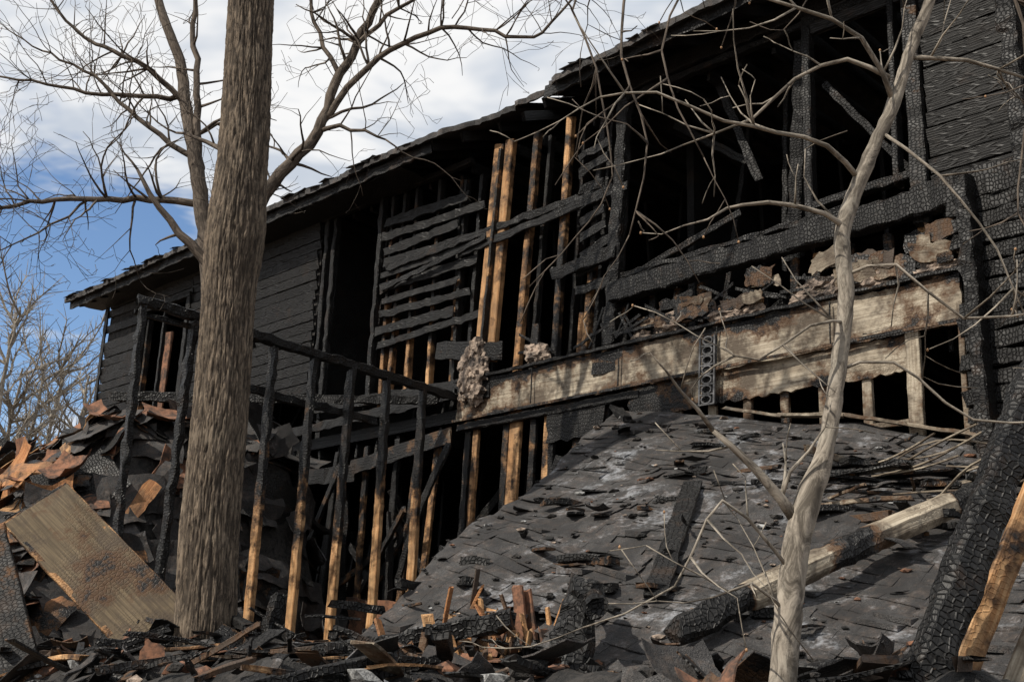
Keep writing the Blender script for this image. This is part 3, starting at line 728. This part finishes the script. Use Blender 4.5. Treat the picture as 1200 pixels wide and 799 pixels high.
for P in [[(1.8,4.5,4.9),(1.0,4.5,5.1),(.25,4.5,4.62),(.32,4.5,4.2),(.39,4.5,3.7),(.30,4.5,3.5)],
          [(1.0,4.5,5.0),(.5,4.45,4.7),(.42,4.4,4.2),(.52,4.4,3.8),(.45,4.4,3.4)],
          [(1.5,4.5,5.0),(.9,4.4,4.9),(.62,4.4,4.4),(.6,4.4,4.1),(.75,4.4,3.75)],
          [(1.85,4.5,4.9),(2.1,4.5,4.7),(2.15,4.5,4.2),(2.05,4.5,3.6),(2.2,4.5,3.3)],
          [(1.75,4.5,4.6),(1.2,4.6,4.75),(.7,4.6,4.65),(.2,4.6,4.75),(-.3,4.6,4.7)]]:
    limb(m,P,.010,.003,TW,8,(.15,.5),1,-.1,6,.004,tips,.7)
for q,d in tips:
    if R.random()<.2: m.blob(q+d*.008,.0055,BU,(1,1,1.4),.2,1)
m.obj('branches',T3,smooth=True)
m=MB()
for k in range(8):
    x=-15.2+R.uniform(-3.2,3.0);y=34+R.uniform(0,8)
    if k==0:x,y=-14.6,33
    hgt=R.uniform(9,11.5) if k else 10.5
    P=[(x,y,1.6),(x+.2,y,4),(x+.1,y,7),(x+.3,y,1.7+hgt)]
    pts,rad=smoothpts(P,.16,.03,.4,.03); m.tube(pts,rad,YB,6)
    for i in range(30):
        j=int(len(pts)*R.uniform(.25,.95)); d=V((R.gauss(0,1),R.gauss(0,1),.9)).normalized()
        L=R.uniform(1.2,3.0); cur=pts[j].copy(); pp=[cur.copy()]
        for q in range(7):
            d=(d+V((R.gauss(0,.15),R.gauss(0,.15),.06))).normalized(); cur=cur+d*L/7; pp.append(cur.copy())
            for w in range(3):
                e=(d+V((R.gauss(0,.7),R.gauss(0,.7),R.gauss(.1,.6)))).normalized(); c2=cur+e*R.uniform(.4,.9); m.tube([cur,cur+e*.3+V((0,0,.02)),c2],[.014,.010,.006],YB,3)
        m.tube(pp,[.045-.004*q for q in range(8)],YB,4)
m.obj('distant_bare_trees')
# ------------------------------------------------------------------ light
sd=V((.66,.40,-.78)).normalized()
L=bpy.data.lights.new('sun','SUN');L.energy=5.0;L.angle=math.radians(.5);L.color=(1,.93,.82)
lo=bpy.data.objects.new('sun',L);sc.collection.objects.link(lo);lo.rotation_euler=sd.to_track_quat('-Z','Y').to_euler()
w=bpy.data.worlds.new('World');sc.world=w;w.use_nodes=True;g=NT(w.node_tree)
bg=w.node_tree.nodes['Background'];out=w.node_tree.nodes['World Output']
sky=g.n('ShaderNodeTexSky');sky.sky_type='NISHITA';sky.sun_disc=False
sky.sun_elevation=math.asin(-sd.z);sky.sun_rotation=math.atan2(-sd.x,-sd.y)%(2*math.pi);sky.air_density=1.0;sky.dust_density=.1;sky.ozone_density=4
g.l(sky.outputs[0],bg.inputs[0]);bg.inputs[1].default_value=.15
tc=g.n('ShaderNodeTexCoord').outputs['Generated']
sp=g.n('ShaderNodeSeparateXYZ');g.l(tc,sp.inputs[0])
zz=g.math('ADD',g.math('MAXIMUM',sp.outputs[2],0),.25)
cb=g.n('ShaderNodeCombineXYZ');g.l(g.math('DIVIDE',sp.outputs[0],zz),cb.inputs[0]);g.l(g.math('DIVIDE',sp.outputs[1],zz),cb.inputs[1])
n1=g.noise(g.map(cb.outputs[0],(1.0,1.6,1)),1.7,5,.62,.3,True)
dp=g.n('ShaderNodeVectorMath',operation='DOT_PRODUCT');g.l(tc,dp.inputs[0]);dp.inputs[1].default_value=V((-.44,1,.31)).normalized()
blue=g.mapr(dp.outputs['Value'],.970,.997)
cov=g.math('SUBTRACT',g.math('ADD',n1,.20),g.math('MULTIPLY',blue,.33))
mask=g.mapr(cov,.42,.60)
n2=g.noise(g.map(cb.outputs[0],(1,1.5,1)),3.1,4,.62,.2,True)
cc=g.mix(g.mapr(n2,.36,.62),(.62,.68,.77),(1.,1.,1.))
b2=g.n('ShaderNodeBackground');g.l(cc,b2.inputs[0]);b2.inputs[1].default_value=.95
mx=g.n('ShaderNodeMixShader');g.l(mask,mx.inputs[0]);g.l(bg.outputs[0],mx.inputs[1]);g.l(b2.outputs[0],mx.inputs[2]);g.l(mx.outputs[0],out.inputs[0])
sc.view_settings.view_transform='Standard';sc.view_settings.look='None';sc.view_settings.exposure=0
# ------------------------------------------------------------------ camera
p=math.radians(17);ro=math.radians(2)
fw=V((0,math.cos(p),math.sin(p)));up=V((0,-math.sin(p),math.cos(p)));rt=V((1,0,0))
cr=rt*math.cos(ro)+up*math.sin(ro);cu=up*math.cos(ro)-rt*math.sin(ro)
M=Matrix((cr,cu,-fw)).transposed().to_4x4();M.translation=V((0,0,1.6))
cam=bpy.data.cameras.new('camera');cam.lens=42;cam.sensor_width=36;cam.clip_end=2000
co=bpy.data.objects.new('camera',cam);sc.collection.objects.link(co);co.matrix_world=M;sc.camera=co
